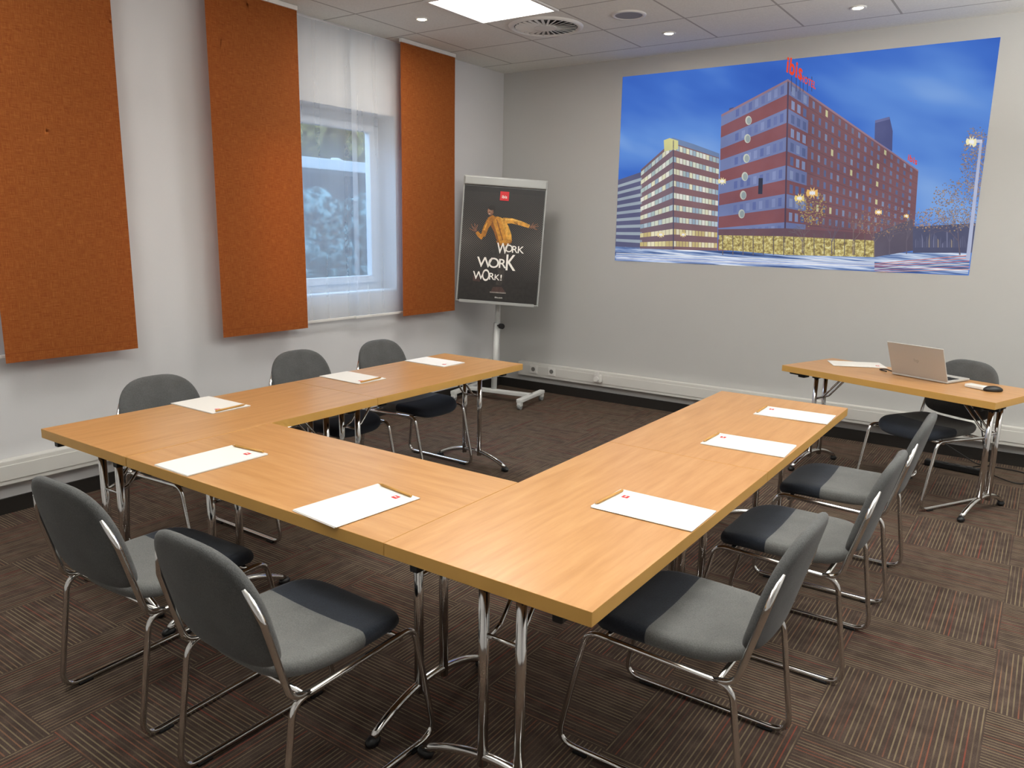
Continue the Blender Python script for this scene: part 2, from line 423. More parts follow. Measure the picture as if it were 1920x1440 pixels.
bush('autumn_tree_foliage',-15,14.5,4.9,.9,6.5,1.5,leafmat('autumn_leaves','#6c6a38','#a8a050','#dcc878',5),480,'yellow green autumn tree foliage outside',.25,.5)
bm=bmesh.new(); box(bm,(0,0,0),(2.0,8,.20),.02); box(bm,(-.5,0,-1.8),(.9,7.6,3.4),.02,1)
obj('pavilion',mesh(bm,'pavilion',[mat('white_roof','#fcfdff',.5),mat('pavilion_wall','#30444e',.6)]),None,(-12.3,10.8,2.75),label='flat white roofed outbuilding behind the hedge',category='building')

# ---------------------------------------------------------------- tables
TL,TW,TH=1.383,.688,.745
table=bpy.data.objects.new('conference_table',None); COL.objects.link(table)
bm=bmesh.new(); box(bm,(0,0,TH-.0205),(TL,TW,.041),.0015)
for f in bm.faces: f.material_index=0 if abs(f.normal.z)>.9 else 1
obj('tabletop',mesh(bm,'tabletop',[m_wood,m_edge]),table)
for sgn in (1,-1):
    x=sgn*(TL/2-.115)
    bm=bmesh.new()
    for yy in (-.065,.065): cyl(bm,(x,yy,.075),(x,yy,.70),.0165,16)
    for yy in (-.04,.04): sweep(bm,fillet([(x,yy,.50),(x-sgn*.05,yy,.52),(x-sgn*.2,yy,.695)],.03),.007,8)
    cyl(bm,(x,-.065,.50),(x,.065,.50),.008,8)
    leg=obj('leg',mesh(bm,'leg',m_chrome),table)
    bm=bmesh.new(); pts=[(x,yy,.020+.088*max(0,math.cos(yy/.30*math.pi/2))**.8) for yy in [(-.29+.58*i/24) for i in range(25)]]
    sweep(bm,pts,.0145,12); obj('foot',mesh(bm,'foot',m_chrome),leg)
    for yy in (-.29,.29):
        bm=bmesh.new(); q=bmesh.ops.create_uvsphere(bm,u_segments=16,v_segments=10,radius=1)
        for v in q['verts']: v.co=Vector((v.co.x*.020,v.co.y*.030,max(v.co.z,-.8)*.019))
        bmesh.ops.translate(bm,vec=(x,yy,.0154),verts=q['verts'])
        obj('glide',mesh(bm,'glide',m_black,True),leg)
    bm=bmesh.new(); box(bm,(x,0,.692),(.06,.22,.022),.003)
    for yy in (-.065,.065): box(bm,(x,yy,.672),(.045,.045,.05),.004)
    obj('bracket',mesh(bm,'bracket',m_black),leg)
    for yy in (-.24,.24):
        bm=bmesh.new(); box(bm,(x,yy,.686),(.05,.07,.034),.006); box(bm,(x+sgn*.055,yy,.690),(.10,.03,.024),.004)
        obj('connector',mesh(bm,'connector',m_black),table)
TABS=[((-3.230,2.212),90,'light beech table with chrome legs forming an outer corner'),
      ((-3.230,3.597),90,'light beech table with chrome legs, beside the flipchart'),
      ((-2.190,1.865),0,'light beech table with chrome legs, crossing base of the U-shape'),
      ((-1.152,2.212),90,'light beech table with chrome legs and one empty corner'),
      ((-1.152,3.597),90,'light beech table with chrome legs, open end of the U-shape')]
table['category']='table'; table['group']='beech conference tables'
for i,(p,r,l) in enumerate(TABS):
    if i==0: table.location=(p[0],p[1],0); table.rotation_euler=(0,0,math.radians(r)); table['label']=l
    else: clone(table,(p[0],p[1],0),math.radians(r),l)
clone(table,(-.725,5.480,0),math.radians(-20),'separate light beech table carrying an open laptop',(1,.88,1))

# ---------------------------------------------------------------- chairs
chair=bpy.data.objects.new('conference_chair',None); COL.objects.link(chair)
HW=.243; TR=.010
for sx_ in (-1,1):
    X=sx_*HW
    bm=bmesh.new(); sweep(bm,fillet([(X,-.30,TR+.004),(X,.31,TR+.004),(X,.215,.432),(X,-.245,.415)],.055,6,True),TR,10,True)
    sf=obj('side_frame',mesh(bm,'side_frame',m_chrome),chair)
    bm=bmesh.new(); sweep(bm,fillet([(X,-.19,.417),(X,-.252,.43),(X*.97,-.318,.67),(X*.80,-.338,.76)],.05,6),TR,10)
    obj('back_upright',mesh(bm,'back_upright',m_chrome),chair)
    for yy in (-.22,.22):
        bm=bmesh.new(); box(bm,(X,yy,.0045),(.026,.05,.008),.002); obj('glide',mesh(bm,'glide',m_black),sf)
for yy,zz in ((-.20,.412),(.16,.418)):
    bm=bmesh.new(); cyl(bm,(-HW,yy,zz),(HW,yy,zz),.009,10); obj('crossbar',mesh(bm,'crossbar',m_chrome),chair)
def se(t,a,b,n):
    c,s=math.cos(t),math.sin(t)
    return a*math.copysign(abs(c)**(2/n),c), b*math.copysign(abs(s)**(2/n),s)
N=56
def rings_mesh(outline,prof,place,name,m):
    bm=bmesh.new(); rings=[]
    for s,h in prof:
        if s==0: rings.append([bm.verts.new(place(0,0,h))]); continue
        rings.append([bm.verts.new(place(u*s,v*s,h)) for u,v in outline])
    for a in range(len(rings)-1):
        A,B=rings[a],rings[a+1]
        for k in range(len(outline)):
            k2=(k+1)%len(outline)
            if len(A)==1: f=bm.faces.new((A[0],B[k2],B[k]))
            elif len(B)==1: f=bm.faces.new((A[k],A[k2],B[0]))
            else: f=bm.faces.new((A[k],A[k2],B[k2],B[k]))
            f.smooth=True
    return mesh(bm,name,m)
prof=[(0,-1),(.5,-1),(.9,-1),(.965,-.8),(.995,-.35),(1,.1),(.985,.5),(.95,.82),(.88,.97),(.7,1.02),(.4,1.04),(0,1.05)]
out=[se(2*math.pi*k/N,.228,.245,4.2) for k in range(N)]
def pseat(u,v,h):
    y=v-.005; z=.452+h*.029
    z+= .012*(u/.22)**2 - .030*max(0,(y-.10)/.14)**2 +.010*max(0,(-y-.1)/.14)
    return Vector((u*(1-.05*(y<0)*(-y)/.24),y,z))
obj('seat',rings_mesh(out,prof,pseat,'seat',m_seat),chair)
outb=[]
for k in range(N):
    t=2*math.pi*k/N
    if math.sin(t)>=0: outb.append(se(t,.230,.252,2.95))
    else: outb.append(se(t,.230,.120,3.8))
def pback(u,v,h):
    z=.610+v*.98; hh=h*.020
    y=-.285-(z-.61)*.27 -.022*(1-(u/.226)**2)
    return Vector((u,y-hh,z))
obj('backrest',rings_mesh(outb,prof,pback,'backrest',m_back),chair)
CH_=[((-2.475,1.44),2,'grey fabric chair with chrome sled frame at the crossing table'),
     ((-1.735,1.425),-1,'grey fabric chrome sled chair with navy front seat edge'),
     ((-.83,2.18),90,'grey and navy fabric sled chair at the corner table'),
     ((-.75,3.07),90,'grey and navy fabric sled chair between two others'),
     ((-.74,3.85),91,'grey and navy sled chair at the table end'),
     ((-3.44,2.19),-90,'grey fabric sled chair between blind wall and table'),
     ((-3.56,3.21),-92,'grey fabric sled chair tucked in by the window'),
     ((-3.50,3.89),-91,'grey fabric sled chair beside the flipchart'),
     ((-.55,5.45),150,'grey fabric sled chair tucked behind the laptop table')]
chair['category']='chair'; chair['group']='sled-base conference chairs'
for i,(p,r,l) in enumerate(CH_):
    if i==0: chair.location=(p[0],p[1],0); chair.rotation_euler=(0,0,math.radians(r)); chair['label']=l
    else: clone(chair,(p[0],p[1],0),math.radians(r),l)

# ---------------------------------------------------------------- papers and pencils
def make_pad(bmseed):
    bm=bmesh.new(); rnd=random.Random(bmseed)
    for k in range(4):
        box(bm,(rnd.uniform(-.003,.003),rnd.uniform(-.003,.003),.0006+k*.0011),(.215,.35,.001),0,0,Matrix.Rotation(rnd.uniform(-.012,.012),3,'Z'))
    return mesh(bm,'paper_pad',m_paper)
bm=bmesh.new(); box(bm,(0,0,0),(.023,.023,.0006),0,0)
add_me(bm,text_mesh('ibis',.0105,m_whiteink,.0002),Matrix.Translation((0,0,.0006)),1)
me_logo=mesh(bm,'printed_logo',[m_red,m_whiteink],recalc=False)
bm=bmesh.new(); cyl(bm,(0,-.085,0),(0,.075,0),.0048,6); cyl(bm,(0,.075,0),(0,.090,0),.0048,6,0,.0014); cyl(bm,(0,.090,0),(0,.094,0),.0014,6,1,.0004)
me_pen=mesh(bm,'pencil',[m_pencil,m_lead])
PADS=[((-3.41,2.252),-90,True),((-3.395,3.205),-92,True),((-3.382,3.95),-91,False),
      ((-2.583,1.700),0,True),((-1.783,1.695),-5,True),
      ((-.985,2.252),90,True),((-.993,3.232),92,True),((-.988,3.932),92,True),((-1.065,5.80),-66,False)]
for i,(p,r,pen) in enumerate(PADS):
    a=math.radians(r)
    o=obj('paper_pad',make_pad(i),None,(p[0],p[1],TH+.0005),(0,0,a),label='white paper sheets with small red square logo'+(' and pencil beside' if pen else ' lying on table'),category='paper',group='paper pads on the tables')
    obj('printed_logo',me_logo,o,(.045,.125,.0053))
    if pen:
        off=Vector((.0,.163,0)); off.rotate(Euler((0,0,a)))
        pr=a+math.pi/2+math.radians(random.uniform(-6,6))
        obj('pencil',me_pen,None,(p[0]+off.x,p[1]+off.y,TH+.0105),(0,0,pr),label='natural wood pencil lying on white paper',category='pencil',group='wooden pencils on the pads')

# ---------------------------------------------------------------- laptop & gadgets
la=math.radians(-24)
bm=bmesh.new(); box(bm,(0,.125,.009),(.37,.25,.014),.004)
lap=obj('laptop',mesh(bm,'laptop_base',m_silver),None,(-.63,5.475,TH+.0008),(0,0,la),label='silver laptop standing open on the beech table',category='laptop')
bm=bmesh.new(); box(bm,(0,0,.114),(.37,.008,.228),.003)
lid=obj('laptop_lid',mesh(bm,'laptop_lid',m_silver),lap,(0,.002,.016),(math.radians(24),0,0))
bm=bmesh.new(); box(bm,(0,.0046,.117),(.35,.001,.2)); obj('laptop_screen',mesh(bm,'laptop_screen',mat('screen_dark','#0b0d14',.15)),lid)
m_lg=mat('logo_dark_grey','#9a9894',.4)
bm=bmesh.new(); add_me(bm,text_mesh('hp',.036,m_lg,.0003,bold=0),Matrix.Translation((0,-.0048,.12))@Matrix.Rotation(math.pi/2,4,'X'))
obj('laptop_logo',mesh(bm,'laptop_logo',m_lg,recalc=False),lid)
bm=bmesh.new()
for r in range(5):
    for c in range(13): box(bm,(-.156+c*.026,.06+r*.022,.0168),(.022,.018,.002))
obj('laptop_keyboard',mesh(bm,'laptop_keyboard',m_black),lap)
bm=bmesh.new(); box(bm,(0,0,.011),(.12,.062,.02),.006); box(bm,(0,-.003,.0215),(.09,.04,.002),.001,1)
obj('remote_control',mesh(bm,'remote_control',[m_white,m_trunk]),None,(-.30,5.37,TH+.001),(0,0,-.5),label='small white remote control beside the laptop',category='remote')
bm=bmesh.new(); q=bmesh.ops.create_uvsphere(bm,u_segments=24,v_segments=14,radius=1)
for v in q['verts']: v.co=Vector((v.co.x*.055,v.co.y*.030,max(v.co.z,-.35)*.024+.0085))
obj('computer_mouse',mesh(bm,'computer_mouse',m_black,True),None,(-.215,5.33,TH+.001),(0,0,.5),label='small black wireless mouse on the beech table',category='mouse')
bm=bmesh.new(); box(bm,(0,0,.022),(.42,.055,.042),.008)
for k in range(5): cyl(bm,(-.15+k*.075,0,.042),(-.15+k*.075,0,.046),.02,16)
obj('power_strip',mesh(bm,'power_strip',m_black),None,(-.40,6.18,.001),(0,0,-.15),label='black power strip lying on the carpet by the wall',category='power strip')
def cable(pts,lab):
    P=fillet(pts,.12,8); bm=bmesh.new(); sweep(bm,P,.004,8); obj('cable',mesh(bm,'cable',m_black,False),None,label=lab,category='cable')
cable([(-.18,6.15,.02),(-.02,6.05,.006),(.06,6.25,.006),(.02,6.42,.006),(-.3,6.45,.006),(-.55,6.52,.12),(-.55,6.55,.2)],'thin black power cable running along the carpet')
cable([(-.80,5.62,.752),(-.86,5.70,.752),(-.90,5.66,.752),(-.84,5.60,.752)],'short black cable coiled beside the laptop')
cable([(-.30,6.17,.05),(-.22,6.0,.12),(-.28,5.86,.45),(-.30,5.77,.70)],'thin black cable hanging from the laptop table')

# ---------------------------------------------------------------- flipchart easel
ez=bpy.data.objects.new('flipchart_easel',None); COL.objects.link(ez); ez.location=(-4.30,5.97,0); ez.rotation_euler=(0,0,0)
ez['label']='white wheeled flipchart easel holding a black poster'; ez['category']='flipchart'
Mroot=Matrix.Translation(ez.location)
Mb=Matrix.Translation((-4.26,5.93,1.525))@Matrix.Rotation(math.radians(33),4,'Z')@Matrix.Rotation(math.radians(3.2),4,'Y')@Matrix.Rotation(math.radians(-5),4,'X')
Mbl=Mroot.inverted()@Mb
m_ebody=mat('easel_grey_metal','#a0a2a0',.35,.2)
m_ebase=mat('easel_white_metal','#d0d2d0',.35)
m_board=mat('whiteboard','#b4b6b5',.25)
def epart(name,bm,mt,ml,par=None):
    o=obj(name,mesh(bm,name,mt),ez); o.matrix_local=ml; return o
PW,PH=.775,1.155
bm=bmesh.new(); box(bm,(0,.006,0),(PW-.02,.012,PH-.02)); epart('board',bm,m_board,Mbl)
bm=bmesh.new()
for dx,dz,sx_,sz_ in ((0,PH/2-.007,PW,.014),(0,-PH/2+.007,PW,.014),(-PW/2+.007,0,.014,PH-.028),(PW/2-.007,0,.014,PH-.028)): box(bm,(dx,0,dz),(sx_,.028,sz_),.005)
epart('board_frame',bm,m_ebody,Mbl)
bm=bmesh.new(); box(bm,(0,-.024,PH/2-.045),(PW-.02,.022,.075),.008); epart('paper_clamp',bm,mat('clamp_grey','#9d9f9d',.35,.4),Mbl)
bm=bmesh.new(); box(bm,(0,-.05,-PH/2-.004),(PW-.08,.09,.010),.003); box(bm,(0,-.093,-PH/2+.006),(PW-.08,.006,.026),.002); epart('pen_tray',bm,m_ebody,Mbl)
top=Mb@Vector((0,.04,-.35)); bot=Vector((-4.37,5.99,.075))
def L(p): return Mroot.inverted()@Vector(p)
bm=bmesh.new(); sweep(bm,[L(bot),L(bot.lerp(top,.62))],.034,4); sweep(bm,[L(bot.lerp(top,.58)),L(top)],.024,4); epart('pole',bm,m_ebase,Matrix())
kn=bot.lerp(top,.60)
bm=bmesh.new(); cyl(bm,L(kn),L(kn+Vector((.075,-.03,0))),.010,12); cyl(bm,L(kn+Vector((.06,-.024,0))),L(kn+Vector((.095,-.038,0))),.026,12); epart('clamp_knob',bm,m_black,Matrix())
yb=math.radians(8); Bm=Matrix.Translation((-4.29-ez.location.x,5.95-ez.location.y,0))@Matrix.Rotation(yb,4,'Z')
bm=bmesh.new(); box(bm,(0,.03,.085),(.72,.06,.035),.006); box(bm,(-.355,0,.085),(.055,.52,.035),.008); box(bm,(.355,0,.085),(.055,.52,.035),.008); epart('base',bm,m_ebase,Bm)
m_cast=mat('caster_grey','#8a8d8e',.5)
for x in (-.355,.355):
    for y in (-.235,.235):
        bm=bmesh.new(); cyl(bm,(x-.014,y,.031),(x+.014,y,.031),.030,20,1); box(bm,(x,y,.052),(.042,.05,.036),.006); cyl(bm,(x,y,.06),(x,y,.075),.012,10)
        epart('caster',bm,[m_ebase,m_cast],Bm)

# poster, flat print
m_vc,nt,b=newmat('poster_print')
at=nt.nodes.new('ShaderNodeVertexColor'); at.layer_name='Col'
v,x,y,z=XYZ(nt)
mm=nt.nodes.new('ShaderNodeMixRGB'); mm.blend_type='MULTIPLY'; mm.inputs[0].default_value=1
nt.links.new(at.outputs[0],mm.inputs[1]); nt.links.new(RAMP(nt,NOISE(nt,v,28,4,.6),[(.35,(.6,.6,.6,1)),(.62,(1.1,1.1,1.1,1))]),mm.inputs[2])
nt.links.new(mm.outputs[0],b.inputs['Base Color']); b.inputs['Roughness'].default_value=.35
m_dots,nt,b=newmat('poster_black_halftone'); v,x,y,z=XYZ(nt)
fx=M(nt,'SUBTRACT',M(nt,'FRACT',M(nt,'MULTIPLY',M(nt,'ADD',x,z),48)),.5); fz=M(nt,'SUBTRACT',M(nt,'FRACT',M(nt,'MULTIPLY',M(nt,'SUBTRACT',x,z),48)),.5)
rad=M(nt,'SQRT',M(nt,'ADD',M(nt,'MULTIPLY',fx,fx),M(nt,'MULTIPLY',fz,fz)))
size=M(nt,'SUBTRACT',.40,M(nt,'MULTIPLY',M(nt,'ABSOLUTE',M(nt,'SUBTRACT',z,.02)),.75))
size=M(nt,'MULTIPLY',size,M(nt,'ADD',.35,M(nt,'MULTIPLY',M(nt,'ABSOLUTE',x),2.0)))
dot=M(nt,'LESS_THAN',rad,size)
nt.links.new(MIX(nt,dot,lin('#1d1a19'),lin('#5f5a56')),b.inputs['Base Color']); b.inputs['Roughness'].default_value=.4
def polys_mesh(name,plist,mats,place):
    bm=bmesh.new(); cl_=bm.loops.layers.float_color.new('Col')
    for pts,colr,lay,mi in plist:
        vs=[bm.verts.new(place(p[0],p[1],lay)) for p in pts]
        try: f=bm.faces.new(vs)
        except Exception: continue
        f.material_index=mi
        c=lin(colr) if isinstance(colr,str) else colr
        for l in f.loops: l[cl_]=(c[0],c[1],c[2],1)
    fs=[f for f in bm.faces if len(f.verts)>4]
    if fs: bmesh.ops.triangulate(bm,faces=fs)
    me=bpy.data.meshes.new(name); bm.to_mesh(me); bm.free()
    for m in mats: me.materials.append(m)
    return me
def ell(cx,cy,rx,ry,n=16,a0=0): return [(cx+rx*math.cos(2*math.pi*k/n+a0),cy+ry*math.sin(2*math.pi*k/n+a0)) for k in range(n)]
PX,PZ=.740,1.050
P=[([(-PX/2,-PZ/2),(PX/2,-PZ/2),(PX/2,PZ/2),(-PX/2,PZ/2)],'#1b1817',0,1)]
# poster drawing in a 147 x 212 unit grid (x right, y down from the top edge)
def g(x,y): return ((x/147-.5)*PX,(.5-y/212)*PZ)
def GP(pts,c,l): P.append(([g(*p) for p in pts],c,l,0))
def limb(pts,c,l):
    Lf=[];Rt=[]
    for i,(x,y,w) in enumerate(pts):
        a=pts[max(0,i-1)];b_=pts[min(len(pts)-1,i+1)]
        dx,dy=b_[0]-a[0],b_[1]-a[1]; n=math.hypot(dx,dy) or 1
        Lf.append((x-dy/n*w,y+dx/n*w)); Rt.append((x+dy/n*w,y-dx/n*w))
    for i in range(len(pts)-1): GP([Lf[i],Lf[i+1],Rt[i+1],Rt[i]],c,l)
SK='#7a523c'
GP([(0,0),(147,0),(147,10),(0,10)],'#141211',1)
GP([(0,174),(60,164),(147,170),(147,212),(0,212)],'#23201e',1)
limb([(82,94,11),(82,118,9),(74,138,8),(78,160,6),(74,180,5)],'#3b3532',2)
limb([(76,96,10),(66,116,8.5),(60,136,7.5),(44,150,6),(34,166,4.5)],'#2d2a28',1.6)
GP([(64,184),(80,182),(88,192),(60,193)],'#4a3430',3); GP([(59,192.5),(89,192.5),(89,195),(59,195)],'#8f8780',3)
GP([(26,164),(36,166),(40,176),(26,175)],'#4a3430',3)
# leaning torso in a loose hoodie
GP([(45,60),(52,55),(64,53),(76,57),(85,70),(91,84),(93,96),(84,101),(72,102),(64,95),(60,82),(52,70)],'#c88a28',3)
GP([(68,54),(76,57),(85,70),(91,84),(92,94),(84,94),(78,78)],'#e0a63e',3.4)
GP([(46,61),(53,58),(62,78),(70,100),(64,95),(59,82)],'#93590f',3.5)
limb([(62,58,.8),(68,74,1.1),(76,96,.9)],'#8a5210',3.7); GP([(65,97),(72,102),(84,101),(93,96),(93,99),(84,105),(71,106),(64,100)],'#9a6014',3.8)
limb([(74,60,5.6),(90,59,4.8),(106,62,4.2),(123,67,3.2)],'#d29632',4); limb([(78,57.5,1.3),(92,56.5,1.2),(108,60,.9)],'#efbe5c',4.5); limb([(94,61,.7),(102,65,.7)],'#925a10',4.6)
limb([(49,62,5.4),(43,76,4.8),(39,91,4.2)],'#b2741b',4); limb([(39,94,4.4),(32,90,3.6),(27,84,2.8)],'#bd7d20',4.2); limb([(45,66,1.0),(40,80,1.0)],'#dca23a',4.5)
for pts in ([ell(24,81,3.2,3.0)],[ell(127,68,3.4,2.8)]): P.append(([g(*p) for p in pts[0]],SK,5,0))
for pl in ([(22,79,1.0),(18,74,.9),(16,70,.6)],[(24,78,1.0),(23,72,.9),(22,68,.6)],[(26,78,1.0),(27,73,.9),(28,70,.6)],[(21,82,1.0),(16,80,.8),(13,78,.5)],
           [(129,67,1.0),(134,63,.9),(138,61,.6)],[(130,68,1.0),(136,66,.9),(140,65,.6)],[(130,69,1.0),(135,71,.9),(138,72,.6)],[(127,66,1.0),(129,62,.8),(130,59,.5)]): limb(pl,SK,5.2)
GP([(45,57),(54,51),(62,55),(56,62),(48,63)],'#a66a16',4.8)
P.append(([g(*p) for p in ell(50,44,5.8,8)],SK,5,0)); P.append(([g(*p) for p in ell(48.6,45,4.0,6.4)],'#8d6248',5.3,0))
P.append(([g(*p) for p in ell(51.5,37.8,6.3,4.4)],'#16100e',6,0)); GP([(54.6,37),(57.8,40),(56.8,46),(55,45)],'#16100e',6)
for ex in (46.6,50.2): P.append(([g(*p) for p in ell(ex,43.5,.9,.5,8)],'#d8d0c4',7,0)); P.append(([g(*p) for p in ell(ex-.2,43.5,.45,.45,6)],'#15100e',7.2,0))
P.append(([g(*p) for p in ell(48,49.2,1.8,.6,8)],'#e4d6cc',7,0)); GP([(47.8,44),(47,47),(48.8,47.2)],'#5a3a28',7)
pos=obj('poster',polys_mesh('poster',P,[m_vc,m_dots],lambda x,z,l: Vector((x,-.0006*l,z))),None,label='black poster with dancing person in yellow hoodie, white lettering',category='poster')
pos.matrix_world=Mb@Matrix.Translation((0,-.014,-.040))
bm=bmesh.new()
def letter(ch,x,y,h,sxx=1,rot=0):
    q=g(x,y); me=text_mesh(ch,h/212*PZ*1.40,m_whiteink,.0002,bold=.010)
    add_me(bm,me,Matrix.Translation((q[0],-.006,q[1]))@Matrix.Rotation(math.radians(rot),4,'Y')@Matrix.Rotation(math.pi/2,4,'X')@Matrix.Diagonal((sxx,1,1,1)))
for ch,x,y,h,sx_,r in (('W',77,112,20,.72,0),('O',88.5,111,14,.95,0),('R',99,112,13,1.05,0),('K',110,112,13,1.05,0),
                    ('W',46,140,19,1.05,0),('O',62.5,140,19,1.0,0),('R',78,140,17,1.05,0),('K',93,138,30,.72,0),
                    ('W',36,165,15,.95,0),('O',49.5,164,22,.60,0),('R',60,165,13,1.0,0),('K',70,166,11,1.0,0),('!',78,166,11,1.3,0)):
    letter(ch,x,y,h,sx_,r)
obj('poster_lettering',mesh(bm,'poster_lettering',m_whiteink,recalc=False),pos)
bm=bmesh.new(); q=g(73.5,15)
box(bm,(q[0],-.0052,q[1]),(.082,.0006,.082))
add_me(bm,text_mesh('ibis',.038,m_whiteink,.0002),Matrix.Translation((q[0],-.0062,q[1]-.008))@Matrix.Rotation(math.pi/2,4,'X'),1)
obj('poster_logo',mesh(bm,'poster_logo',[m_red,m_whiteink],recalc=False),pos)
bm=bmesh.new(); q=g(76,203); add_me(bm,text_mesh('ibis.com',.022,m_whiteink,.0002,bold=0),Matrix.Translation((q[0],-.0062,q[1]))@Matrix.Rotation(math.pi/2,4,'X'))
obj('poster_small_print',mesh(bm,'poster_small_print',m_whiteink,recalc=False),pos)

# ---------------------------------------------------------------- projected picture on the far wall
# flat picture on the wall; the drawing was digitised once and is rectified here to metres on the wall
def wall(u,v):
    d=(u-960)/1447.5*Rr-(v-720)/1447.5*Up+F; t=YF/d.y
    return (t*d.x,CH+t*d.z)
def emat(name,build,s=.97):
    m,nt,b=newmat(name); nt.nodes.clear(); o_=nt.nodes.new('ShaderNodeOutputMaterial'); e=nt.nodes.new('ShaderNodeEmission')
    nt.links.new(build(nt),e.inputs[0]); e.inputs[1].default_value=s; nt.links.new(e.outputs[0],o_.inputs[0]); return m
def f_vc(nt):
    a=nt.nodes.new('ShaderNodeVertexColor'); a.layer_name='Col'
    v,x,y,z=XYZ(nt); n=NOISE(nt,v,5,4,.6)
    c=MIX(nt,M(nt,'ADD',M(nt,'MULTIPLY',n,.18),.08),a.outputs[0],lin('#7d86a8'))  # ambient haze painted into the picture colours, lifting the darks
    n2=RAMP(nt,NOISE(nt,v,3,3),[(.35,(.86,.86,.88,1)),(.65,(1.06,1.05,1.03,1))])
    mm=nt.nodes.new('ShaderNodeMixRGB'); mm.blend_type='MULTIPLY'; mm.inputs[0].default_value=1
    nt.links.new(c,mm.inputs[1]); nt.links.new(n2,mm.inputs[2]); return mm.outputs[0]
def f_sky(nt):
    v,x,y,z=XYZ(nt)
    u=M(nt,'ADD',M(nt,'MULTIPLY',x,.75),M(nt,'MULTIPLY',z,-.5)); w=M(nt,'ADD',M(nt,'MULTIPLY',x,.9),M(nt,'MULTIPLY',z,2.0))
    n=NOISE(nt,COMB(nt,u,w,0.0),.8,3,.4)
    f=M(nt,'ADD',n,M(nt,'MULTIPLY',M(nt,'SUBTRACT',2.3,z),.08))
    return RAMP(nt,f,[(.30,'#3158b4'),(.46,'#4470c8'),(.60,'#618ed8'),(.78,'#92b6e6')])
def f_street(nt):
    v,x,y,z=XYZ(nt)
    n=NOISE(nt,COMB(nt,M(nt,'MULTIPLY',x,1.0),M(nt,'MULTIPLY',M(nt,'ADD',z,M(nt,'MULTIPLY',x,.06)),26),0.0),1.6,4,.6)
    return RAMP(nt,n,[(.34,'#3a4a76'),(.48,'#6a82b2'),(.56,'#b4c4e0'),(.64,'#eef2fa')])
def f_glow(nt):
    v,x,y,z=XYZ(nt)
    n=NOISE(nt,COMB(nt,M(nt,'MULTIPLY',x,16),0.0,M(nt,'MULTIPLY',z,18)),2,5,.75)
    return RAMP(nt,n,[(.34,'#64584a'),(.46,'#a08e5a'),(.56,'#cfc280'),(.68,'#f4eec8')])
EM=[emat('projection_print',f_vc),emat('projection_sky',f_sky),emat('projection_street',f_street),emat('projection_lobby_glow',f_glow)]
Q=[]
def q4(pts,c,l,mi=0): Q.append(([wall(*p) for p in pts],c,l,mi))
def bil(T,s,t):
    (a,b_,c,d)=T
    return ((a[0]*(1-s)+b_[0]*s)*(1-t)+(d[0]*(1-s)+c[0]*s)*t,(a[1]*(1-s)+b_[1]*s)*(1-t)+(d[1]*(1-s)+c[1]*s)*t)
def sub(T,s0,s1,t0,t1): return [bil(T,s0,t0),bil(T,s1,t0),bil(T,s1,t1),bil(T,s0,t1)]
x0,x1,z0,z1=-3.42,-.517,1.365,3.00
Q.append(([(x0,z0),(x1,z0),(x1,z1),(x0,z1)],'#2b5ad0',0,1))
q4([(1154,462),(1345,470),(1500,478),(1640,482),(1820,470),(1815,515),(1153,490)],'#2a3f74',1,2)
q4([(1158,338),(1204,322),(1204,468),(1154,462)],'#5b5a78',1)
for k in range(9): q4(sub([(1158,345),(1204,330),(1204,462),(1155,458)],0,1,k/9+.02,k/9+.065),'#a9b5bd',2)
GB=[(1202,318),(1262,264),(1262,468),(1200,466)]; GC=[(1262,264),(1349,292),(1345,470),(1262,468)]
q4(GB,'#7e6264',2); q4(GC,'#86605a',2)
rnd=random.Random(3)
for k in range(9):
    for T,n in ((GB,9),(GC,14)):
        for j in range(n):
            c=rnd.choice(['#e4ead0','#d8e4d4','#c0d2d8','#e8e6c2','#a0b6c2','#f0f0e0','#b4c8c2'])
            if k>=7: c=rnd.choice(['#eee2a0','#d4c078','#f6eec4'])
            q4(sub(T,j/n+.006,(j+1)/n-.004,k/9+.032,k/9+.082),c,3)
q4([(1245,268),(1262,258),(1300,270),(1349,288),(1349,296),(1262,268)],'#6f86ac',3)
q4([(1245,263),(1256,259),(1272,264),(1272,280),(1256,282),(1246,284)],'#dcd88e',4)
q4([(1262,262),(1264,262),(1264,468),(1262,468)],'#4a4456',4)
HL=[(1353,216),(1478,150),(1471,470),(1346,470)]; HR=[(1478,150),(1722,320),(1712,470),(1471,470)]
q4(HL,'#8a4c4a',5); q4(HR,'#7e504c',5)
for k in range(11):
    c='#7682b0' if k%2==0 else '#8a4c46'
    q4(sub(HL,0,1,k/12,(k+1)/12),c,6)
    if k%2==0:
        for j in range(8): q4(sub(HL,.22+j*.096,.27+j*.096,k/12+.018,(k+1)/12-.014),rnd.choice(['#5f6ca4','#6a76aa','#8894c0']),7)
for k in range(11):
    q4(sub(HR,0,.16,k/12,(k+1)/12),('#6e78a4' if k%2==0 else '#7e4a44'),6)
    q4(sub(HR,.16,1,k/12,k/12+.005),'#6c4844',6)
for k in range(10):
    for j in range(16):
        s0=.19+j*.05
        c=rnd.choice(['#6a769a','#626c94','#7480a4','#8490ac','#5a6284','#6e7088'])
        if rnd.random()<.04: c='#cfcb96'
        q4(sub(HR,s0,s0+.017,k/12+.024,(k+1)/12-.014),c,7)
        if j<3: q4(sub(HR,.03+j*.045,.055+j*.045,k/12+.022,(k+1)/12-.01),rnd.choice(['#56628e','#8894b8']),7)
q4([(1477,150),(1480,151),(1473,470),(1470,470)],'#4d3440',8)
q4([(1353,215),(1478,148.5),(1722,319),(1722,322),(1478,153),(1353,219.5)],'#9a7884',8)
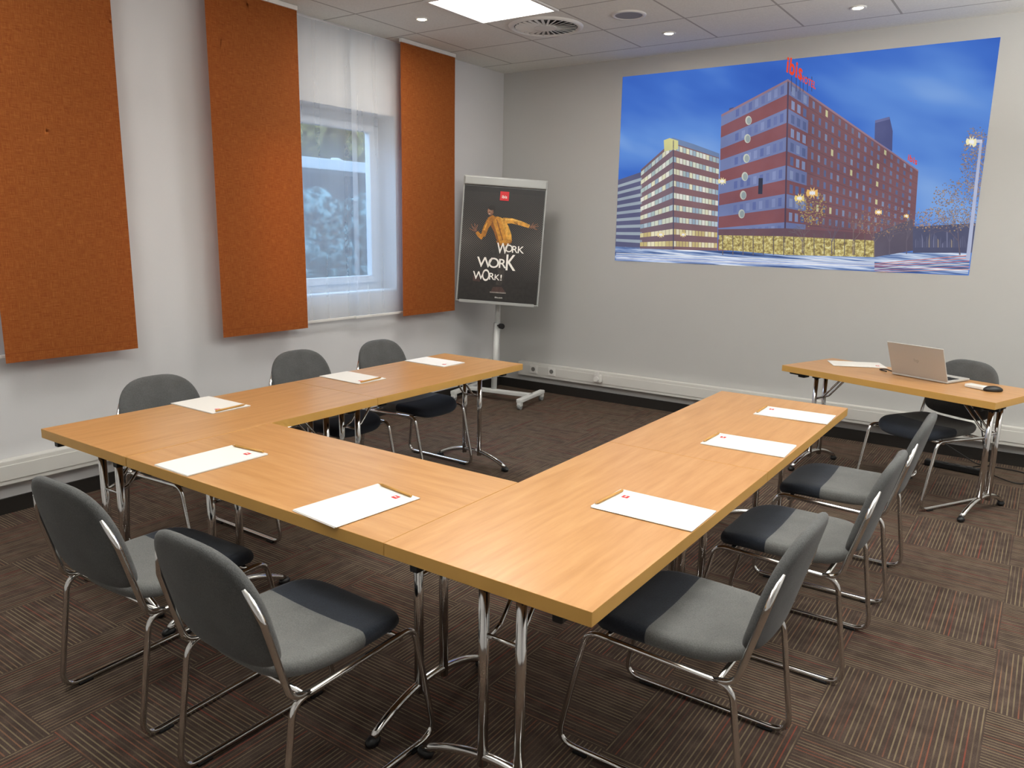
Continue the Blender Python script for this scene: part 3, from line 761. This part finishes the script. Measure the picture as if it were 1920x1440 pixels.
for x,y in ((1404,226),(1402,260),(1400,297),(1397,331),(1394,366),(1391,401)): 
    Q.append(([wall(*p) for p in ell(x,y,6,8.5)],'#ccd0c0',8,0)); Q.append(([wall(*p) for p in ell(x+1,y+.5,4.2,6.6)],'#9ca8a4',9,0))
q4([(1640,262),(1641,226),(1668,219),(1674,246),(1673,284)],'#4c5080',4); q4([(1641,226),(1668,219),(1668,224),(1641,231)],'#686c9c',6)
q4([(1366,212),(1368,203),(1376,201),(1376,208)],'#4a4e7c',4)
q4([(1349,440),(1471,442),(1640,450),(1640,482),(1471,478),(1348,468)],'#caa840',8,3)
q4([(1347,430),(1471,428),(1640,438),(1640,451),(1471,443),(1347,441)],'#6e4a48',9)
q4([(1640,438),(1712,410),(1712,470),(1640,482)],'#5c5058',8)
for x in range(1355,1640,19): q4([(x,438),(x+1.6,438),(x+1.6,478),(x,478)],'#6a5c4c',9)
q4([(1423,334),(1431,334),(1430,364),(1422,364)],'#1c1c26',9)
for x in (1484,1493,1500,1506,1514,1522): q4([(x,144),(x+1.2,144),(x+1,172),(x,172)],'#3a3248',9)
def branch(x,y,a,l,w,dep,c,lay):
    x2=x+math.cos(a)*l; y2=y-math.sin(a)*l
    nx,ny=math.sin(a)*w/2,math.cos(a)*w/2
    q4([(x-nx,y-ny),(x+nx,y+ny),(x2+nx*.6,y2+ny*.6),(x2-nx*.6,y2-ny*.6)],c,lay)
    if dep>0:
        for k in range(3): branch(x2,y2,a+rnd.uniform(-.75,.75),l*rnd.uniform(.6,.85),w*.6,dep-1,c,lay+.01*(k+1))
for x,y,l in ((1600,478,26),(1640,480,26),(1668,478,24),(1700,476,24),(1560,476,22),(1740,474,18),(1505,474,20)):
    branch(x,y,math.pi/2,l,2.0,4,rnd.choice(['#766660','#84706a','#6c6068']),10)
branch(1838,480,math.pi/2+.05,46,4,5,'#6c6068',10.4); branch(1800,478,math.pi/2+.1,26,3,5,'#6c6068',10.4)
def leaves(cx,cy,rx,ry,n,cols,lay,s=3):
    for k in range(n):
        a=rnd.uniform(0,6.28); r=math.sqrt(rnd.random())*rnd.uniform(.8,1.1); x=cx+rx*r*math.cos(a); y=cy+ry*r*math.sin(a)
        Q.append(([wall(*p) for p in ell(x,y,rnd.uniform(.5,1)*s,rnd.uniform(.4,.9)*s,5,rnd.random())],rnd.choice(cols),lay+k*.001,0))
leaves(1522,390,30,32,240,['#b89c50','#c8ac5c','#9c8448','#8a7648','#b09050'],10.5,1.9)
leaves(1655,415,60,30,240,['#9a7858','#886454','#a8845c','#786058'],10.8,1.5)
leaves(1742,412,30,22,180,['#a8845c','#907064','#c09c70','#786c6c'],10.8,1.7)
leaves(1800,385,52,48,640,['#8c7c74','#a48470','#76768a','#b0946c','#8c7a70'],10.9,1.9)
leaves(1832,305,30,66,820,['#947c6c','#a88a6c','#847c8c','#b89c74','#7a7a98','#6c6a80'],11.0,1.9)
q4([(1712,425),(1835,418),(1822,474),(1712,474)],'#505068',10.2)
for k in range(26): 
    x=1716+k*4.2; q4([(x,444+rnd.uniform(-12,14)),(x+2.5,444+rnd.uniform(-12,14)),(x+2.5,464),(x,464)],rnd.choice(['#7a7a94','#64647c','#9a8c7c','#5c5c74']),10.3)
q4([(1837,268),(1842,268),(1819,487),(1811,487)],'#bcc3de',12.0); q4([(1816,262),(1842,262),(1842,268),(1816,268)],'#d0d4e8',12.0)
def glow(x,y,r,c='#fff6c0'):
    for k,(s,cc) in enumerate(((1,c),(.5,'#ffffff'))):
        pts=[]
        for i in range(20):
            rr=r*s*(1 if i%2==0 else .45); a=2*math.pi*i/20; pts.append((x+rr*math.cos(a),y+rr*math.sin(a)))
        Q.append(([wall(*p) for p in pts],cc,12.3+k*.3,0))
glow(1822,266,11); glow(1500,372,10,'#ffe27a'); glow(1524,362,12,'#ffc95e'); glow(1355,340,8,'#fff2b0'); glow(1648,398,7,'#ffd880'); glow(1240,440,7,'#ffe9a0'); glow(1700,405,5,'#ffd880'); glow(1282,440,6,'#ffe9a0')
for k in range(6): q4([(1640,494+k*3),(1818,478+k*5.2),(1818,479.5+k*5.2),(1640,495.2+k*3)],['#e0806c','#f0a08c','#c86a70','#f6e8dc','#c07a88','#f0b8a8'][k],11)
for k in range(7): q4([(1156,474+k*2.2),(1420,484+k*2),(1640,491+k*1.6),(1640,492+k*1.6),(1420,485.3+k*2),(1156,475+k*2.2)],['#ffffff','#cfe0ff','#f4f8ff','#b8c8f8','#ffffff','#e0e8ff','#a8c0f0'][k],11)
def clip(poly):
    def cl(poly,ax,val,sg):
        o=[]
        for i in range(len(poly)):
            a,b_=poly[i-1],poly[i]
            ia=(a[ax]-val)*sg>=0; ib=(b_[ax]-val)*sg>=0
            if ia!=ib:
                t=(val-a[ax])/(b_[ax]-a[ax]); o.append((a[0]+(b_[0]-a[0])*t,a[1]+(b_[1]-a[1])*t))
            if ib: o.append(b_)
        return o
    for ax,val,sg in ((0,x0,1),(0,x1,-1),(1,z0,1),(1,z1,-1)):
        if not poly: return poly
        poly=cl(poly,ax,val,sg)
    return poly
Q2=[]
for pts,c,l,mi in Q:
    r=clip(list(pts))
    if len(r)>=3: Q2.append((r,c,l,mi))
prj=obj('projected_picture',polys_mesh('projected_picture',Q2,EM,lambda x,z,l: Vector((x,YF-.002-.0007*l,z))),None,label='projected dusk photograph of a striped hotel building on the wall',category='projection')
m_sign=emat('sign_glow_red',lambda nt: RAMP(nt,XYZ(nt)[3],[(0,'#e04a34'),(1,'#e04a34')]),1.0)
def wtext(body,u,v,u2,v2,hpx,name,bold=.02):
    a=Vector(wall(u,v)); b_=Vector(wall(u2,v2)); ang=math.atan2(b_.y-a.y,b_.x-a.x)
    h=(Vector(wall(u,v-hpx/2))-Vector(wall(u,v+hpx/2))).length
    me=text_mesh(body,h*1.35,m_sign,.0002,bold=bold,space=1.08)
    w=max(p.co.x for p in me.vertices)-min(p.co.x for p in me.vertices)
    bm=bmesh.new(); add_me(bm,me,Matrix.Diagonal(((b_-a).length/w,1,1,1)))
    o=obj(name,mesh(bm,name,m_sign,recalc=False),prj); c=(a+b_)/2
    # letters stay upright, only the baseline follows the roof edge
    for vv in o.data.vertices: vv.co.y+=vv.co.x*math.tan(ang)
    o.matrix_local=Matrix.Translation((c.x,YF-.0125,c.y))@Matrix.Rotation(math.pi/2,4,'X')
wtext('ibis',1478,123,1503,137,30,'sign_lettering',.03)
wtext('HOTEL',1504,148,1528,161,13,'sign_lettering')
wtext('ibis',1704,296,1719,304,12,'sign_lettering')

# ---------------------------------------------------------------- lights
def area(name,loc,size,power,col,rot=(0,0,0),sy=None):
    l=bpy.data.lights.new(name,'AREA'); l.energy=power; l.color=col; l.size=size
    if sy: l.shape='RECTANGLE'; l.size_y=sy
    o=bpy.data.objects.new(name,l); COL.objects.link(o); o.location=loc; o.rotation_euler=rot; return o
warm=(1,.975,.94)
for p in ((-3.41,1.3),(-3.41,4.6),(-.75,1.3),(-.75,3.6),(1.2,2.6),(1.2,5.2)):
    area('ceiling_lamp',(p[0],p[1],HC-.03),.62,21,warm)
for p in ((-4.07,4.62),(-2.69,5.93),(-1.32,5.93)):
    area('downlight_lamp',(p[0],p[1],HC-.03),.05,4,(1,.85,.65))
# added fill lights facing up, out of view, to brighten the ceiling
for p,e in (((-.5,1.9,2.35),90),((.95,4.6,2.3),110),((-2.6,.4,2.4),55)):
    area('ceiling_fill_light',p,.9,e,(1,.985,.95),(math.pi,0,0))
area('window_daylight',(XL-1.3,(wy0+wy1)/2,3.5),1.8,150,(.74,.87,1),(0,math.radians(-45),0),1.5)
w=bpy.data.worlds.new('world'); SC.world=w; w.use_nodes=True
bg=w.node_tree.nodes['Background']; bg.inputs[0].default_value=(.60,.79,1,1); bg.inputs[1].default_value=1.5
